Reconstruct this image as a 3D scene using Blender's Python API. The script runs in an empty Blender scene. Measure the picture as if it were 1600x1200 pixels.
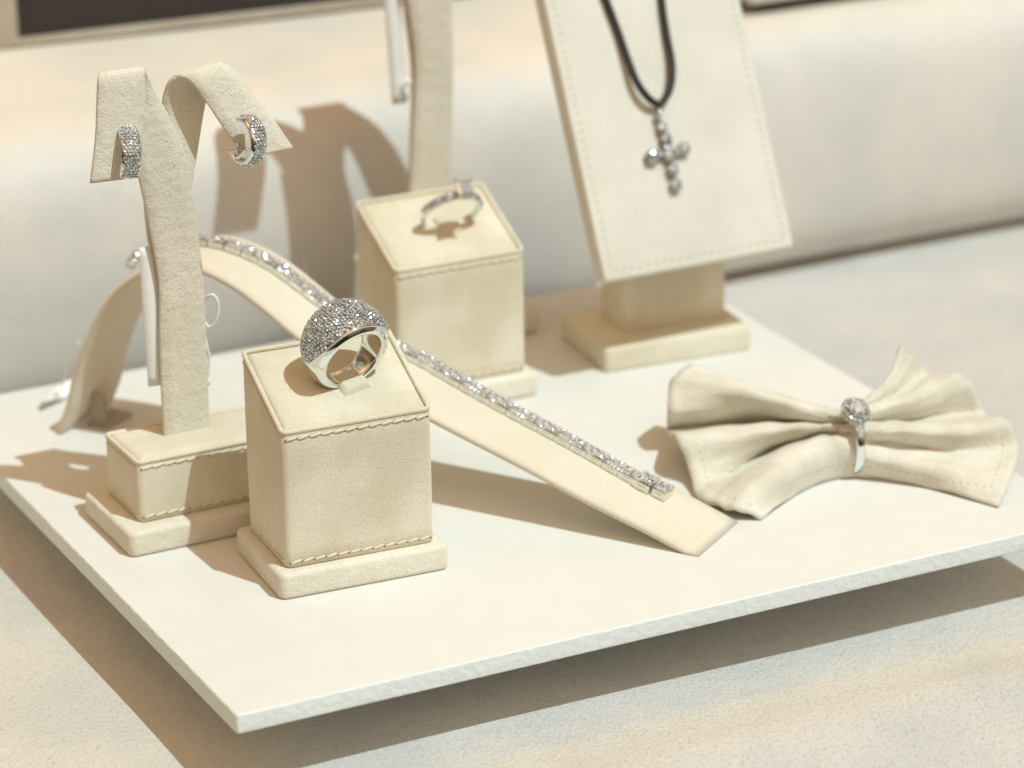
import bpy, math, random
import numpy as np
from mathutils import Vector, Matrix

random.seed(7)
rng = np.random.default_rng(11)
S = 0.01                      # all coordinates below are centimetres; the scene is in metres
sc = bpy.context.scene
R = math.radians

# ------------------------------------------------------------------ camera
F_PX, PITCH, ROLL, CAM_H = 5357.8, R(20.935), R(-0.955), 35.0
fw = np.array([0, math.cos(PITCH), -math.sin(PITCH)])
up0 = np.array([0, math.sin(PITCH), math.cos(PITCH)])
rt0 = np.array([1.0, 0, 0])
RT = rt0 * math.cos(ROLL) + up0 * math.sin(ROLL)
UP = -rt0 * math.sin(ROLL) + up0 * math.cos(ROLL)
CAM = np.array([0, 0, CAM_H])
cd = bpy.data.cameras.new('camera')
cam = bpy.data.objects.new('camera', cd)
sc.collection.objects.link(cam)
m = Matrix(((RT[0], UP[0], -fw[0], 0), (RT[1], UP[1], -fw[1], 0), (RT[2], UP[2], -fw[2], CAM_H * S), (0, 0, 0, 1)))
cam.matrix_world = m
cd.sensor_width = 36
cd.lens = F_PX / 1600 * 36
cd.clip_start = 0.02
cd.clip_end = 20
cd.dof.use_dof = True
cd.dof.focus_distance = 0.838
cd.dof.aperture_fstop = 11.5
sc.camera = cam

# ------------------------------------------------------------------ light
SUN_DIR = Vector((-0.44, 0.355, -1.0)).normalized()
sd = bpy.data.lights.new('sun', 'SUN')
sd.energy = 2.85
sd.angle = R(0.53)
sd.color = (0.80, 0.965, 1.0)
sun = bpy.data.objects.new('sun', sd)
sun.rotation_euler = SUN_DIR.to_track_quat('-Z', 'Y').to_euler()
sun.location = (0.5, 0.2, 1.2)
sc.collection.objects.link(sun)

w = bpy.data.worlds.new('World')
sc.world = w
w.use_nodes = True
nt = w.node_tree
nt.nodes.clear()
def wn(t, **k):
    n = nt.nodes.new(t)
    for a, b in k.items(): setattr(n, a, b)
    return n
out = wn('ShaderNodeOutputWorld'); bg = wn('ShaderNodeBackground'); tc = wn('ShaderNodeTexCoord')
nz = wn('ShaderNodeTexNoise'); nz.inputs['Scale'].default_value = 1.7; nz.inputs['Detail'].default_value = 2
rmp = wn('ShaderNodeValToRGB')
rmp.color_ramp.elements[0].position = 0.40; rmp.color_ramp.elements[0].color = (0.12, 0.075, 0.04, 1)
rmp.color_ramp.elements[1].position = 0.62; rmp.color_ramp.elements[1].color = (0.86, 0.52, 0.265, 1)
# bright glow added front right, towards the shop window, for reflections in the metal
dp = wn('ShaderNodeVectorMath', operation='DOT_PRODUCT'); dp.inputs[1].default_value = (0.45, -0.62, 0.64)
mr = wn('ShaderNodeMapRange'); mr.interpolation_type = 'SMOOTHSTEP'
mr.inputs['From Min'].default_value = 0.72; mr.inputs['From Max'].default_value = 0.9
mr.inputs['To Min'].default_value = 0; mr.inputs['To Max'].default_value = 0.35
mx = wn('ShaderNodeMix', data_type='RGBA', blend_type='ADD'); mx.inputs['Factor'].default_value = 1
wc = wn('ShaderNodeMix', data_type='RGBA'); wc.inputs[6].default_value = (0, 0, 0, 1); wc.inputs[7].default_value = (1.0, 0.98, 0.94, 1)
nt.links.new(tc.outputs['Generated'], nz.inputs['Vector']); nt.links.new(nz.outputs['Fac'], rmp.inputs['Fac'])
nt.links.new(tc.outputs['Generated'], dp.inputs[0]); nt.links.new(dp.outputs['Value'], mr.inputs['Value'])
nt.links.new(mr.outputs['Result'], wc.inputs[0])
nt.links.new(rmp.outputs['Color'], mx.inputs[6]); nt.links.new(wc.outputs[2], mx.inputs[7])
nt.links.new(mx.outputs[2], bg.inputs['Color'])
sx = wn('ShaderNodeSeparateXYZ'); nt.links.new(tc.outputs['Generated'], sx.inputs[0])
mz = wn('ShaderNodeMapRange'); mz.inputs['From Min'].default_value = 0.0; mz.inputs['From Max'].default_value = 0.9
mz.inputs['To Min'].default_value = 0.24; mz.inputs['To Max'].default_value = 1.9
nt.links.new(sx.outputs['Z'], mz.inputs['Value']); nt.links.new(mz.outputs['Result'], bg.inputs['Strength'])
nt.links.new(bg.outputs[0], out.inputs[0])

sc.view_settings.view_transform = 'Standard'
sc.view_settings.look = 'None'
sc.view_settings.exposure = 0.05
sc.view_settings.gamma = 1
sc.render.engine = 'CYCLES'
sc.cycles.max_bounces = 8

# ------------------------------------------------------------------ geometry helpers
def ray(u, v): return fw + RT * (u - 800) / F_PX - UP * (v - 600) / F_PX
def on_plane(u, v, p0, n):
    r = ray(u, v); n = np.asarray(n, float)
    return CAM + r * ((np.asarray(p0, float) - CAM) @ n) / (r @ n)
def at(u, v, z=0.0): return on_plane(u, v, (0, 0, z), (0, 0, 1))

class Frame:
    def __init__(s, x, y, deg):
        s.o = np.array([x, y, 0.0]); s.a = R(deg); s.c = math.cos(s.a); s.s = math.sin(s.a)
    def __call__(s, u, v, z=0.0):
        return np.array([s.o[0] + u * s.c - v * s.s, s.o[1] + u * s.s + v * s.c, z])
    def loc(s, X):
        d = np.asarray(X) - s.o
        return np.array([d[0] * s.c + d[1] * s.s, -d[0] * s.s + d[1] * s.c, X[2]])
    def px(s, u, v, depth):                 # pixel -> local point on the vertical plane at that local depth
        return s.loc(on_plane(u, v, s(0, depth, 0), (math.sin(s.a), -math.cos(s.a), 0)))

TRAY = Frame(-6.386, 70.112, 26.435)
FA = Frame(-5.725, 76.265, 23.13)
FB = Frame(-3.281, 88.073, 24.781)
FE = Frame(-9.656, 78.986, 27.084)
FE2 = Frame(-3.81, 92.77, 26.4)
FN = Frame(2.672, 91.591, 21.959)
FP = Frame(2.672, 91.591, 27.0)
# the fit was made with the camera 35.0 up (these frames share that scale)
K = 35.0 / 34.767
for f_ in (TRAY, FA, FB, FE, FE2, FN, FP): f_.o = f_.o * K
TRAY_H = 2.27

class MB:
    def __init__(s): s.v = []; s.f = []; s.sm = []
    def add(s, vs, fs, smooth=True):
        o = len(s.v); s.v += [tuple(map(float, p)) for p in vs]
        s.f += [tuple(i + o for i in f) for f in fs]; s.sm += [smooth] * len(fs)
    def build(s, name, mat, parent=None, off=(0, 0, 0), solid=0, sub=0, bevel=0):
        me = bpy.data.meshes.new(name)
        me.from_pydata([((x - off[0]) * S, (y - off[1]) * S, (z - off[2]) * S) for x, y, z in s.v], [], s.f)
        me.polygons.foreach_set('use_smooth', s.sm)
        me.update()
        me.materials.append(mat)
        o = bpy.data.objects.new(name, me)
        sc.collection.objects.link(o)
        if parent: o.parent = parent
        if solid:
            md = o.modifiers.new('solid', 'SOLIDIFY'); md.thickness = solid * S; md.offset = 0
        if bevel:
            md = o.modifiers.new('bevel', 'BEVEL'); md.width = bevel * S; md.segments = 3; md.limit_method = 'ANGLE'; md.angle_limit = R(40)
        if sub:
            md = o.modifiers.new('sub', 'SUBSURF'); md.levels = sub; md.render_levels = sub
        return o
    def tube(s, pts, r, n=10, closed=False, caps=True):
        P = [np.asarray(p, float) for p in pts]; m = len(P); rr = r if hasattr(r, '__len__') else [r] * m
        T = []
        for i in range(m):
            a = P[(i - 1) % m] if (closed or i > 0) else P[i]; b = P[(i + 1) % m] if (closed or i < m - 1) else P[i]
            t = b - a; T.append(t / (np.linalg.norm(t) + 1e-12))
        u = np.cross(T[0], (0, 0, 1.0))
        if np.linalg.norm(u) < 1e-3: u = np.cross(T[0], (0, 1.0, 0))
        vs = []
        for i in range(m):
            u = u - T[i] * (u @ T[i]); u /= np.linalg.norm(u); w_ = np.cross(T[i], u)
            for k in range(n):
                a = 2 * math.pi * k / n; vs.append(P[i] + (u * math.cos(a) + w_ * math.sin(a)) * rr[i])
        fs = []
        for i in range(m if closed else m - 1):
            j = (i + 1) % m
            for k in range(n):
                l = (k + 1) % n; fs.append((i * n + k, i * n + l, j * n + l, j * n + k))
        if not closed and caps: fs.append(tuple(range(n))[::-1]); fs.append(tuple(range((m - 1) * n, m * n)))
        s.add(vs, fs)
    def ell(s, c, ax, nu=8, nv=6):       # ellipsoid with three axis vectors
        c = np.asarray(c, float); ax = [np.asarray(a, float) for a in ax]; vs = []; fs = []
        vs.append(c + ax[2])
        for i in range(1, nv):
            p = math.pi * i / nv
            for k in range(nu):
                a = 2 * math.pi * k / nu
                vs.append(c + ax[2] * math.cos(p) + math.sin(p) * (ax[0] * math.cos(a) + ax[1] * math.sin(a)))
        vs.append(c - ax[2])
        for k in range(nu): fs.append((0, 1 + k, 1 + (k + 1) % nu))
        for i in range(nv - 2):
            for k in range(nu):
                a = 1 + i * nu + k; b = 1 + i * nu + (k + 1) % nu; fs.append((a, a + nu, b + nu, b))
        l = len(vs) - 1
        for k in range(nu): fs.append((l, 1 + (nv - 2) * nu + (k + 1) % nu, 1 + (nv - 2) * nu + k))
        s.add(vs, fs)
    def loft(s, rings, cap0=True, cap1=True, smooth=True):
        n = len(rings[0]); vs = [p for r in rings for p in r]; fs = []
        for i in range(len(rings) - 1):
            for k in range(n):
                l = (k + 1) % n; fs.append((i * n + k, i * n + l, (i + 1) * n + l, (i + 1) * n + k))
        if cap0: fs.append(tuple(range(n))[::-1])
        if cap1: fs.append(tuple(range((len(rings) - 1) * n, len(rings) * n)))
        s.add(vs, fs, smooth)
    def box(s, c, ax, smooth=False):      # centre and three half-axis vectors
        c = np.asarray(c, float); a, b, d = [np.asarray(x, float) for x in ax]
        vs = [c + i * a + j * b + k * d for k in (-1, 1) for j in (-1, 1) for i in (-1, 1)]
        s.add(vs, [(0, 2, 3, 1), (4, 5, 7, 6), (0, 1, 5, 4), (2, 6, 7, 3), (0, 4, 6, 2), (1, 3, 7, 5)], smooth)
    def gem(s, c, n, r, spin=None, depth=0.35):
        c = np.asarray(c, float); n = np.asarray(n, float); n = n / np.linalg.norm(n)
        t = np.cross(n, (0.31, 0.77, 0.55)); t /= np.linalg.norm(t); b = np.cross(n, t)
        sp = random.random() * 6.28 if spin is None else spin
        def ringp(rad, h, ph): return [c + n * h * r + (t * math.cos(sp + ph + k * math.pi / 4) + b * math.sin(sp + ph + k * math.pi / 4)) * rad * r for k in range(8)]
        A, B, C, D = ringp(0.42, 0.44, 0), ringp(0.64, 0.36, math.pi / 8), ringp(0.86, 0.2, 0), ringp(1.0, 0.0, math.pi / 8)
        vs = A + B + C + D + [c - n * depth * r]; fs = [tuple(range(8))]
        for q_ in range(3):
            o_ = q_ * 8
            for k in range(8):
                l = (k + 1) % 8
                if q_ % 2 == 0: fs += [(o_ + k, o_ + 8 + k, o_ + l), (o_ + l, o_ + 8 + k, o_ + 8 + l)]
                else: fs += [(o_ + k, o_ + 8 + k, o_ + 8 + l), (o_ + k, o_ + 8 + l, o_ + l)]
        for k in range(8): fs.append((24 + k, 32, 24 + (k + 1) % 8))
        s.add(vs, fs, False)

def rrect(x0, x1, y0, y1, r, ins=0.0, zf=None, seg=5, per=6):
    x0 += ins; x1 -= ins; y0 += ins; y1 -= ins; r = max(r - ins, 0.01)
    P = []
    cs = [(x1 - r, y0 + r, -90), (x1 - r, y1 - r, 0), (x0 + r, y1 - r, 90), (x0 + r, y0 + r, 180)]
    for ci, (cx, cy, a0) in enumerate(cs):
        for k in range(seg + 1):
            a = R(a0 + 90 * k / seg); P.append((cx + r * math.cos(a), cy + r * math.sin(a)))
        nx, ny, na = cs[(ci + 1) % 4]
        q = (nx + r * math.cos(R(na)), ny + r * math.sin(R(na))); p = P[-1]
        for k in range(1, per): P.append((p[0] + (q[0] - p[0]) * k / per, p[1] + (q[1] - p[1]) * k / per))
    return [np.array([x, y, zf(x, y)]) for x, y in P]

def bez_edge(e, n=4, flip=False):   # quarter-round profile [(inset, dz)]
    return [(e * (1 - math.cos(R(90 * k / n))), e * math.sin(R(90 * k / n))) for k in range(n + 1)]

def slab(mb, x0, x1, y0, y1, z0, z1, r, e, zf=None):
    zf = zf or (lambda x, y: 0.0)
    rings = []
    for ins, dz in reversed(bez_edge(e)): rings.append(rrect(x0, x1, y0, y1, r, ins, lambda x, y: z0 + e - dz))
    for ins, dz in bez_edge(e): rings.append(rrect(x0, x1, y0, y1, r, ins, lambda x, y: z1 - e + dz + zf(x, y)))
    mb.loft(rings)

def spline(P, n):                       # Catmull-Rom through points (any dimension)
    P = np.asarray(P, float); out_ = []
    for i in range(len(P) - 1):
        p1, p2 = P[i], P[i + 1]
        p0 = P[i - 1] if i else 2 * p1 - p2; p3 = P[i + 2] if i + 2 < len(P) else 2 * p2 - p1
        for k in range(n):
            t = k / n
            out_.append(0.5 * ((2 * p1) + (-p0 + p2) * t + (2 * p0 - 5 * p1 + 4 * p2 - p3) * t * t + (-p0 + 3 * p1 - 3 * p2 + p3) * t ** 3))
    out_.append(P[-1]); return np.array(out_)

def thing(name, label, cat, loc=(0, 0, 0), rot=0.0, group=None):
    o = bpy.data.objects.new(name, None); o.empty_display_size = 0.01
    sc.collection.objects.link(o); o.location = Vector(loc) * S; o.rotation_euler = (0, 0, rot)
    o['label'] = label; o['category'] = cat
    if group: o['group'] = group
    return o

# ------------------------------------------------------------------ materials
def mat(name):
    mt = bpy.data.materials.new(name); mt.use_nodes = True
    return mt, mt.node_tree, mt.node_tree.nodes['Principled BSDF']

def fabric(name, c1, c2, grain=2300, bump=0.35, blotch=45, rough=0.9, sheen=0.25, speck=0.0, mid=0.25, bdist=0.00025):
    mt, t, p = mat(name)
    tcn = t.nodes.new('ShaderNodeTexCoord')
    def noise(s_, d=2, rgh=0.5):
        n = t.nodes.new('ShaderNodeTexNoise'); n.inputs['Scale'].default_value = s_; n.inputs['Detail'].default_value = d
        n.inputs['Roughness'].default_value = rgh; t.links.new(tcn.outputs['Object'], n.inputs['Vector']); return n
    a, b, c = noise(blotch, 3), noise(grain, 3, 0.6), noise(grain / 6, 3)
    cr = t.nodes.new('ShaderNodeValToRGB'); cr.color_ramp.elements[0].position = 0.38; cr.color_ramp.elements[1].position = 0.62
    cr.color_ramp.elements[0].color = (*c1, 1); cr.color_ramp.elements[1].color = (*c2, 1)
    t.links.new(a.outputs['Fac'], cr.inputs['Fac'])
    mul = t.nodes.new('ShaderNodeMix'); mul.data_type = 'RGBA'; mul.blend_type = 'MULTIPLY'; mul.inputs['Factor'].default_value = 1
    r2 = t.nodes.new('ShaderNodeValToRGB')
    r2.color_ramp.elements[0].position = 0.28; r2.color_ramp.elements[0].color = (1 - 0.25 - speck, 1 - 0.27 - speck, 1 - 0.3 - speck, 1)
    r2.color_ramp.elements[1].position = 0.5; r2.color_ramp.elements[1].color = (1, 1, 1, 1)
    t.links.new(b.outputs['Fac'], r2.inputs['Fac'])
    t.links.new(cr.outputs['Color'], mul.inputs[6]); t.links.new(r2.outputs['Color'], mul.inputs[7])
    t.links.new(mul.outputs[2], p.inputs['Base Color'])
    ad = t.nodes.new('ShaderNodeMath'); ad.operation = 'MULTIPLY_ADD'; ad.inputs[1].default_value = mid * 3
    t.links.new(c.outputs['Fac'], ad.inputs[0]); t.links.new(b.outputs['Fac'], ad.inputs[2])
    bp = t.nodes.new('ShaderNodeBump'); bp.inputs['Strength'].default_value = bump; bp.inputs['Distance'].default_value = bdist
    t.links.new(ad.outputs[0], bp.inputs['Height']); t.links.new(bp.outputs['Normal'], p.inputs['Normal'])
    p.inputs['Roughness'].default_value = rough
    p.inputs['Specular IOR Level'].default_value = 0.15
    p.inputs['Sheen Weight'].default_value = sheen; p.inputs['Sheen Roughness'].default_value = 0.6
    p.inputs['Sheen Tint'].default_value = (1, 0.97, 0.9, 1)
    return mt

def plain(name, col, rough=0.5, metal=0.0, spec=0.5, bump=0, bscale=800, alpha=1.0):
    mt, t, p = mat(name)
    p.inputs['Roughness'].default_value = rough; p.inputs['Metallic'].default_value = metal
    p.inputs['Specular IOR Level'].default_value = spec
    tcn = t.nodes.new('ShaderNodeTexCoord'); n = t.nodes.new('ShaderNodeTexNoise'); n.inputs['Scale'].default_value = bscale
    t.links.new(tcn.outputs['Object'], n.inputs['Vector'])
    cr = t.nodes.new('ShaderNodeValToRGB')
    cr.color_ramp.elements[0].color = (*[c * 0.93 for c in col], 1); cr.color_ramp.elements[1].color = (*col, 1)
    t.links.new(n.outputs['Fac'], cr.inputs['Fac']); t.links.new(cr.outputs['Color'], p.inputs['Base Color'])
    if bump:
        bp = t.nodes.new('ShaderNodeBump'); bp.inputs['Strength'].default_value = bump; bp.inputs['Distance'].default_value = 0.0003
        t.links.new(n.outputs['Fac'], bp.inputs['Height']); t.links.new(bp.outputs['Normal'], p.inputs['Normal'])
    return mt

M_SUEDE = fabric('beige_suede', (0.665, 0.62, 0.475), (0.765, 0.73, 0.60), grain=2600, speck=-0.08, bump=0.75, mid=0.15)
M_SUEDE_ROUGH = fabric('brushed_beige_suede', (0.71, 0.68, 0.57), (0.77, 0.74, 0.635), grain=2000, speck=-0.04, bump=1.0, mid=0.6)
M_SMOOTH = fabric('smooth_cream_suede', (0.70, 0.65, 0.53), (0.735, 0.685, 0.57), grain=2600, bump=0.2, speck=-0.12)
M_PANEL = fabric('cream_panel_suede', (0.70, 0.695, 0.62), (0.75, 0.745, 0.67), bump=0.2, speck=-0.12)
M_BOW = fabric('cream_bow_suede', (0.64, 0.62, 0.52), (0.74, 0.72, 0.63), grain=2000, mid=0.5, bump=0.7, speck=-0.1, blotch=80)
M_STITCH = plain('cream_thread', (0.74, 0.68, 0.54), 0.7, bump=0.3, bscale=4000)
M_HOLE = plain('dark_needle_hole', (0.16, 0.12, 0.08), 0.95)
M_TRAY = plain('warm_white_board', (0.728, 0.732, 0.688), 0.6, spec=0.2, bump=0.05, bscale=120)
tt_ = M_TRAY.node_tree; pb = tt_.nodes['Principled BSDF']; src = pb.inputs['Base Color'].links[0].from_socket
tq = tt_.nodes.new('ShaderNodeTexCoord'); vn = tt_.nodes.new('ShaderNodeTexVoronoi'); vn.inputs['Scale'].default_value = 90; tt_.links.new(tq.outputs['Object'], vn.inputs['Vector'])
rq = tt_.nodes.new('ShaderNodeValToRGB'); rq.color_ramp.elements[0].position = 0.012; rq.color_ramp.elements[0].color = (0.6, 0.57, 0.5, 1); rq.color_ramp.elements[1].position = 0.03; rq.color_ramp.elements[1].color = (1, 1, 1, 1)
tt_.links.new(vn.outputs['Distance'], rq.inputs['Fac']); mq = tt_.nodes.new('ShaderNodeMix'); mq.data_type = 'RGBA'; mq.blend_type = 'MULTIPLY'; mq.inputs[0].default_value = 1
tt_.links.new(src, mq.inputs[6]); tt_.links.new(rq.outputs[0], mq.inputs[7]); tt_.links.new(mq.outputs[2], pb.inputs['Base Color'])
M_TRAY_EDGE = plain('rough_painted_edge', (0.80, 0.87, 0.88), 0.75, spec=0.2, bump=1.0, bscale=520)
M_CLOTH = fabric('pale_velour', (0.53, 0.54, 0.525), (0.60, 0.59, 0.555), grain=900, bump=0.9, blotch=30, sheen=0.4, speck=-0.08, mid=0.5, bdist=0.0008)
M_STEP = fabric('pale_velour_riser', (0.605, 0.61, 0.59), (0.675, 0.66, 0.615), grain=900, bump=0.4, blotch=30, sheen=0.4, speck=-0.15)
def paint_lit_bands(mt, peach, bands, left=0.0, noise_amt=0.006):
    """brighter light painted into the base colour: warm bands parallel to the board (object space, metres)"""
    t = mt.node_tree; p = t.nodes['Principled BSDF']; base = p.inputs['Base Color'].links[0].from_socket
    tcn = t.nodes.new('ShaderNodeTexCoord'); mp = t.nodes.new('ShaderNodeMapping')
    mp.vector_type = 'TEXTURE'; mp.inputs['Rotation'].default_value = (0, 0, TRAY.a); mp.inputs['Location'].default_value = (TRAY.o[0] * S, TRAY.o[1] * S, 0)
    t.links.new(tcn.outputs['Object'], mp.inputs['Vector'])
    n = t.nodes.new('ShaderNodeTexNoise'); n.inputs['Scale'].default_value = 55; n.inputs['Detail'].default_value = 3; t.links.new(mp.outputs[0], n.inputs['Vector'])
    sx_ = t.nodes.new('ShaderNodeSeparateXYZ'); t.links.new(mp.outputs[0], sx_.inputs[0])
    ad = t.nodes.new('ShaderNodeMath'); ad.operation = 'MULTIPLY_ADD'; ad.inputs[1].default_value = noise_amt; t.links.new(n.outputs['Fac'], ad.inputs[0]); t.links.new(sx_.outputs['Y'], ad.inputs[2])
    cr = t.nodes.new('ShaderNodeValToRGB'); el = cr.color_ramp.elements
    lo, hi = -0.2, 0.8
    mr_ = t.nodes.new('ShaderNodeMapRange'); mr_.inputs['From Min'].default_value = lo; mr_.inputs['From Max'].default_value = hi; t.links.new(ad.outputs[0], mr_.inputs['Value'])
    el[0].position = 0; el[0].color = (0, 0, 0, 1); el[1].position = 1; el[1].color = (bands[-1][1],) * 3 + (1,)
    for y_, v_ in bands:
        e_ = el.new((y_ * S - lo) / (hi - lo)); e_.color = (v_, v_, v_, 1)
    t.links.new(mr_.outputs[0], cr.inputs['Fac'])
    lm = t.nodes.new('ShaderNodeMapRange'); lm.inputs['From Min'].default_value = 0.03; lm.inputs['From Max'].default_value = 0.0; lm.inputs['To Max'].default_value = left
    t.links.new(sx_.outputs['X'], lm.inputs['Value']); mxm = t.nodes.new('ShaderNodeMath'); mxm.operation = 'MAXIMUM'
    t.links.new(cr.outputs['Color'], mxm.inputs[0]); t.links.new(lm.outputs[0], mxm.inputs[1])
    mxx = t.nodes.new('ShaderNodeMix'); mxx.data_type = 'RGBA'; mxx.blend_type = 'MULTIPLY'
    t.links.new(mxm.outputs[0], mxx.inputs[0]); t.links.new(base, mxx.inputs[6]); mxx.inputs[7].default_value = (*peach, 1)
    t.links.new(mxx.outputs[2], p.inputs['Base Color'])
paint_lit_bands(M_CLOTH, (1.08, 1.02, 0.94), [(-3.1, 0), (-2.5, 1), (-1.0, 1), (-0.45, 0)], left=0.9)  # brighter light in front and left of the board, painted into the cloth colour
paint_lit_bands(M_STEP, (1.10, 1.02, 0.93), [(26.2, 0), (27.4, 1), (60, 1)])  # stronger light on the step top, painted as a warmer tone
M_GOLD = plain('white_gold', (0.80, 0.86, 0.88), 0.10, 1.0, bscale=60)
M_STEEL = plain('white_gold_links', (0.78, 0.81, 0.78), 0.22, 1.0, bscale=400)
M_PAPER = plain('white_paper', (0.88, 0.89, 0.87), 0.6, spec=0.2)
M_CORD = plain('black_leather_cord', (0.022, 0.014, 0.012), 0.55, bump=0.3, bscale=1500)
M_DARK = plain('dark_brown_lining', (0.035, 0.025, 0.022), 0.8)
M_BOXRIM = fabric('greyish_box_suede', (0.42, 0.36, 0.28), (0.50, 0.44, 0.35), bump=0.2, speck=-0.1)

def diamond(name, dark, light, met=0.72):
    mt, t, p = mat(name)
    tcn = t.nodes.new('ShaderNodeTexCoord'); v = t.nodes.new('ShaderNodeTexVoronoi'); v.inputs['Scale'].default_value = 2600
    t.links.new(tcn.outputs['Object'], v.inputs['Vector'])
    cr = t.nodes.new('ShaderNodeValToRGB'); cr.color_ramp.elements[0].color = (*dark, 1); cr.color_ramp.elements[1].color = (*light, 1)
    sp = t.nodes.new('ShaderNodeSeparateColor'); t.links.new(v.outputs['Color'], sp.inputs[0]); t.links.new(sp.outputs[0], cr.inputs['Fac'])
    t.links.new(cr.outputs['Color'], p.inputs['Base Color'])
    p.inputs['Metallic'].default_value = met; p.inputs['Roughness'].default_value = 0.12
    p.inputs['Coat Weight'].default_value = 0.5
    return mt
M_GEM = diamond('pave_diamond', (0.22, 0.27, 0.33), (0.86, 0.96, 1.0))
M_GEM2 = diamond('clear_diamond', (0.50, 0.56, 0.62), (0.94, 0.98, 1.0), 0.66)

# ------------------------------------------------------------------ setting: cloth and padded step
def wobble(x, y, k=1.0): return k * (0.05 * math.sin(x * 0.23 + 1.3 * math.sin(y * 0.19)) + 0.03 * math.sin(y * 0.41 + x * 0.11))
def ground_z(x, y):
    z = -TRAY_H + wobble(x, y)
    # the cloth swells and rolls over towards the front
    t = -y
    z += 0.16 * math.exp(-((t - 2.9) / 0.9) ** 2)
    if t > 3.2: z -= 0.17 * (t - 3.2) ** 1.35
    return z
mb = MB()
nx, ny = 130, 190
xs = np.linspace(-45, 85, nx); ys = np.linspace(-16, 27.5, ny)
vs = [TRAY(x, y, ground_z(x, y)) for y in ys for x in xs]
fs = [(j * nx + i, j * nx + i + 1, (j + 1) * nx + i + 1, (j + 1) * nx + i) for j in range(ny - 1) for i in range(nx - 1)]
mb.add(vs, fs)
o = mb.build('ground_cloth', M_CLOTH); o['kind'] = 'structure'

prof = spline([(27.6, -2.6), (26.5, -2.15), (25.6, -1.5), (25.15, -0.4), (25.0, 1.4), (25.05, 3.1), (25.3, 4.6), (25.85, 5.5), (26.9, 6.0), (29.0, 6.2), (36, 6.4), (50, 6.5), (75, 6.5)], 5)
mb = MB(); xs = np.linspace(-50, 100, 120)
vs = [TRAY(x, p[0] + wobble(x, p[1] * 2, 0.9), p[1] + wobble(x * 1.3, p[0], 0.5)) for p in prof for x in xs]
n = len(xs); fs = [(j * n + i, j * n + i + 1, (j + 1) * n + i + 1, (j + 1) * n + i) for j in range(len(prof) - 1) for i in range(n - 1)]
mb.add(vs, fs)
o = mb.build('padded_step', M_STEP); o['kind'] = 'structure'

# ------------------------------------------------------------------ tray
TW, TD, TH = 23.8, 22.25, 0.48
tr = thing('display_board', 'thick white painted display board under the jewellery stands', 'display board', TRAY(0, 0, -TRAY_H), TRAY.a)
mb = MB(); slab(mb, 0, TW, 0, TD, -0.07, 0, 0.06, 0.03)
o = mb.build('top_surface', M_TRAY, tr, (0, 0, -TRAY_H))
mb = MB()
N = 400; P = rrect(0.0, TW, 0.0, TD, 0.08, 0, lambda x, y: 0, 4, N // 4)
rings = []
for z, amp in ((-TH, 0.0), (-TH + 0.02, 0.012), (-TH * 0.7, 0.018), (-TH * 0.45, 0.018), (-0.06, 0.012), (-0.008, 0.0)):
    rg = []
    for i, p in enumerate(P):
        j = amp * (rng.random() - 0.2)
        dx = -1 if p[0] < 0.1 else (1 if p[0] > TW - 0.1 else 0); dy = -1 if p[1] < 0.1 else (1 if p[1] > TD - 0.1 else 0)
        rg.append((p[0] + dx * (j + 0.004), p[1] + dy * (j + 0.004), z))
    rings.append(rg)
mb.loft(rings, True, True)
mb.build('board_edge', M_TRAY_EDGE, tr, (0, 0, -TRAY_H))
mb = MB(); slab(mb, 7, 18, 7, 17, -TRAY_H - 0.1, -TH - 0.003, 0.2, 0.03)
mb.build('support_block', M_BOXRIM, tr, (0, 0, -TRAY_H))

# ------------------------------------------------------------------ stitched suede stands
def stitches(mb, a, b, nrm, pitch=0.29, r=0.027, slant=0.35):
    a, b, nrm = [np.asarray(q, float) for q in (a, b, nrm)]
    L = np.linalg.norm(b - a); d = (b - a) / L; n_ = max(2, int(L / pitch)); up_ = np.cross(nrm, d)
    for k in range(n_):
        c = a + d * (k + 0.5) * L / n_ + nrm * 0.012
        t = d * math.cos(slant) + up_ * math.sin(slant) * 0.5; t /= np.linalg.norm(t); t = t + (rng.random(3) - 0.5) * 0.1
        mb.ell(c, (np.cross(nrm, t) * r * 1.25, nrm * r * 1.2, t * L / n_ * 0.50), 8, 6)
def holes(mb, a, b, nrm, pitch=0.29, r=0.026):
    a, b, nrm = [np.asarray(q, float) for q in (a, b, nrm)]
    L = np.linalg.norm(b - a); d = (b - a) / L; n_ = max(2, int(L / pitch)); up_ = np.cross(nrm, d)
    for k in range(n_ + 1):
        c = a + d * k * L / n_ - nrm * 0.002 - up_ * 0.015
        mb.ell(c, (d * r * 1.2, up_ * r, nrm * 0.012), 7, 4)

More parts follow.
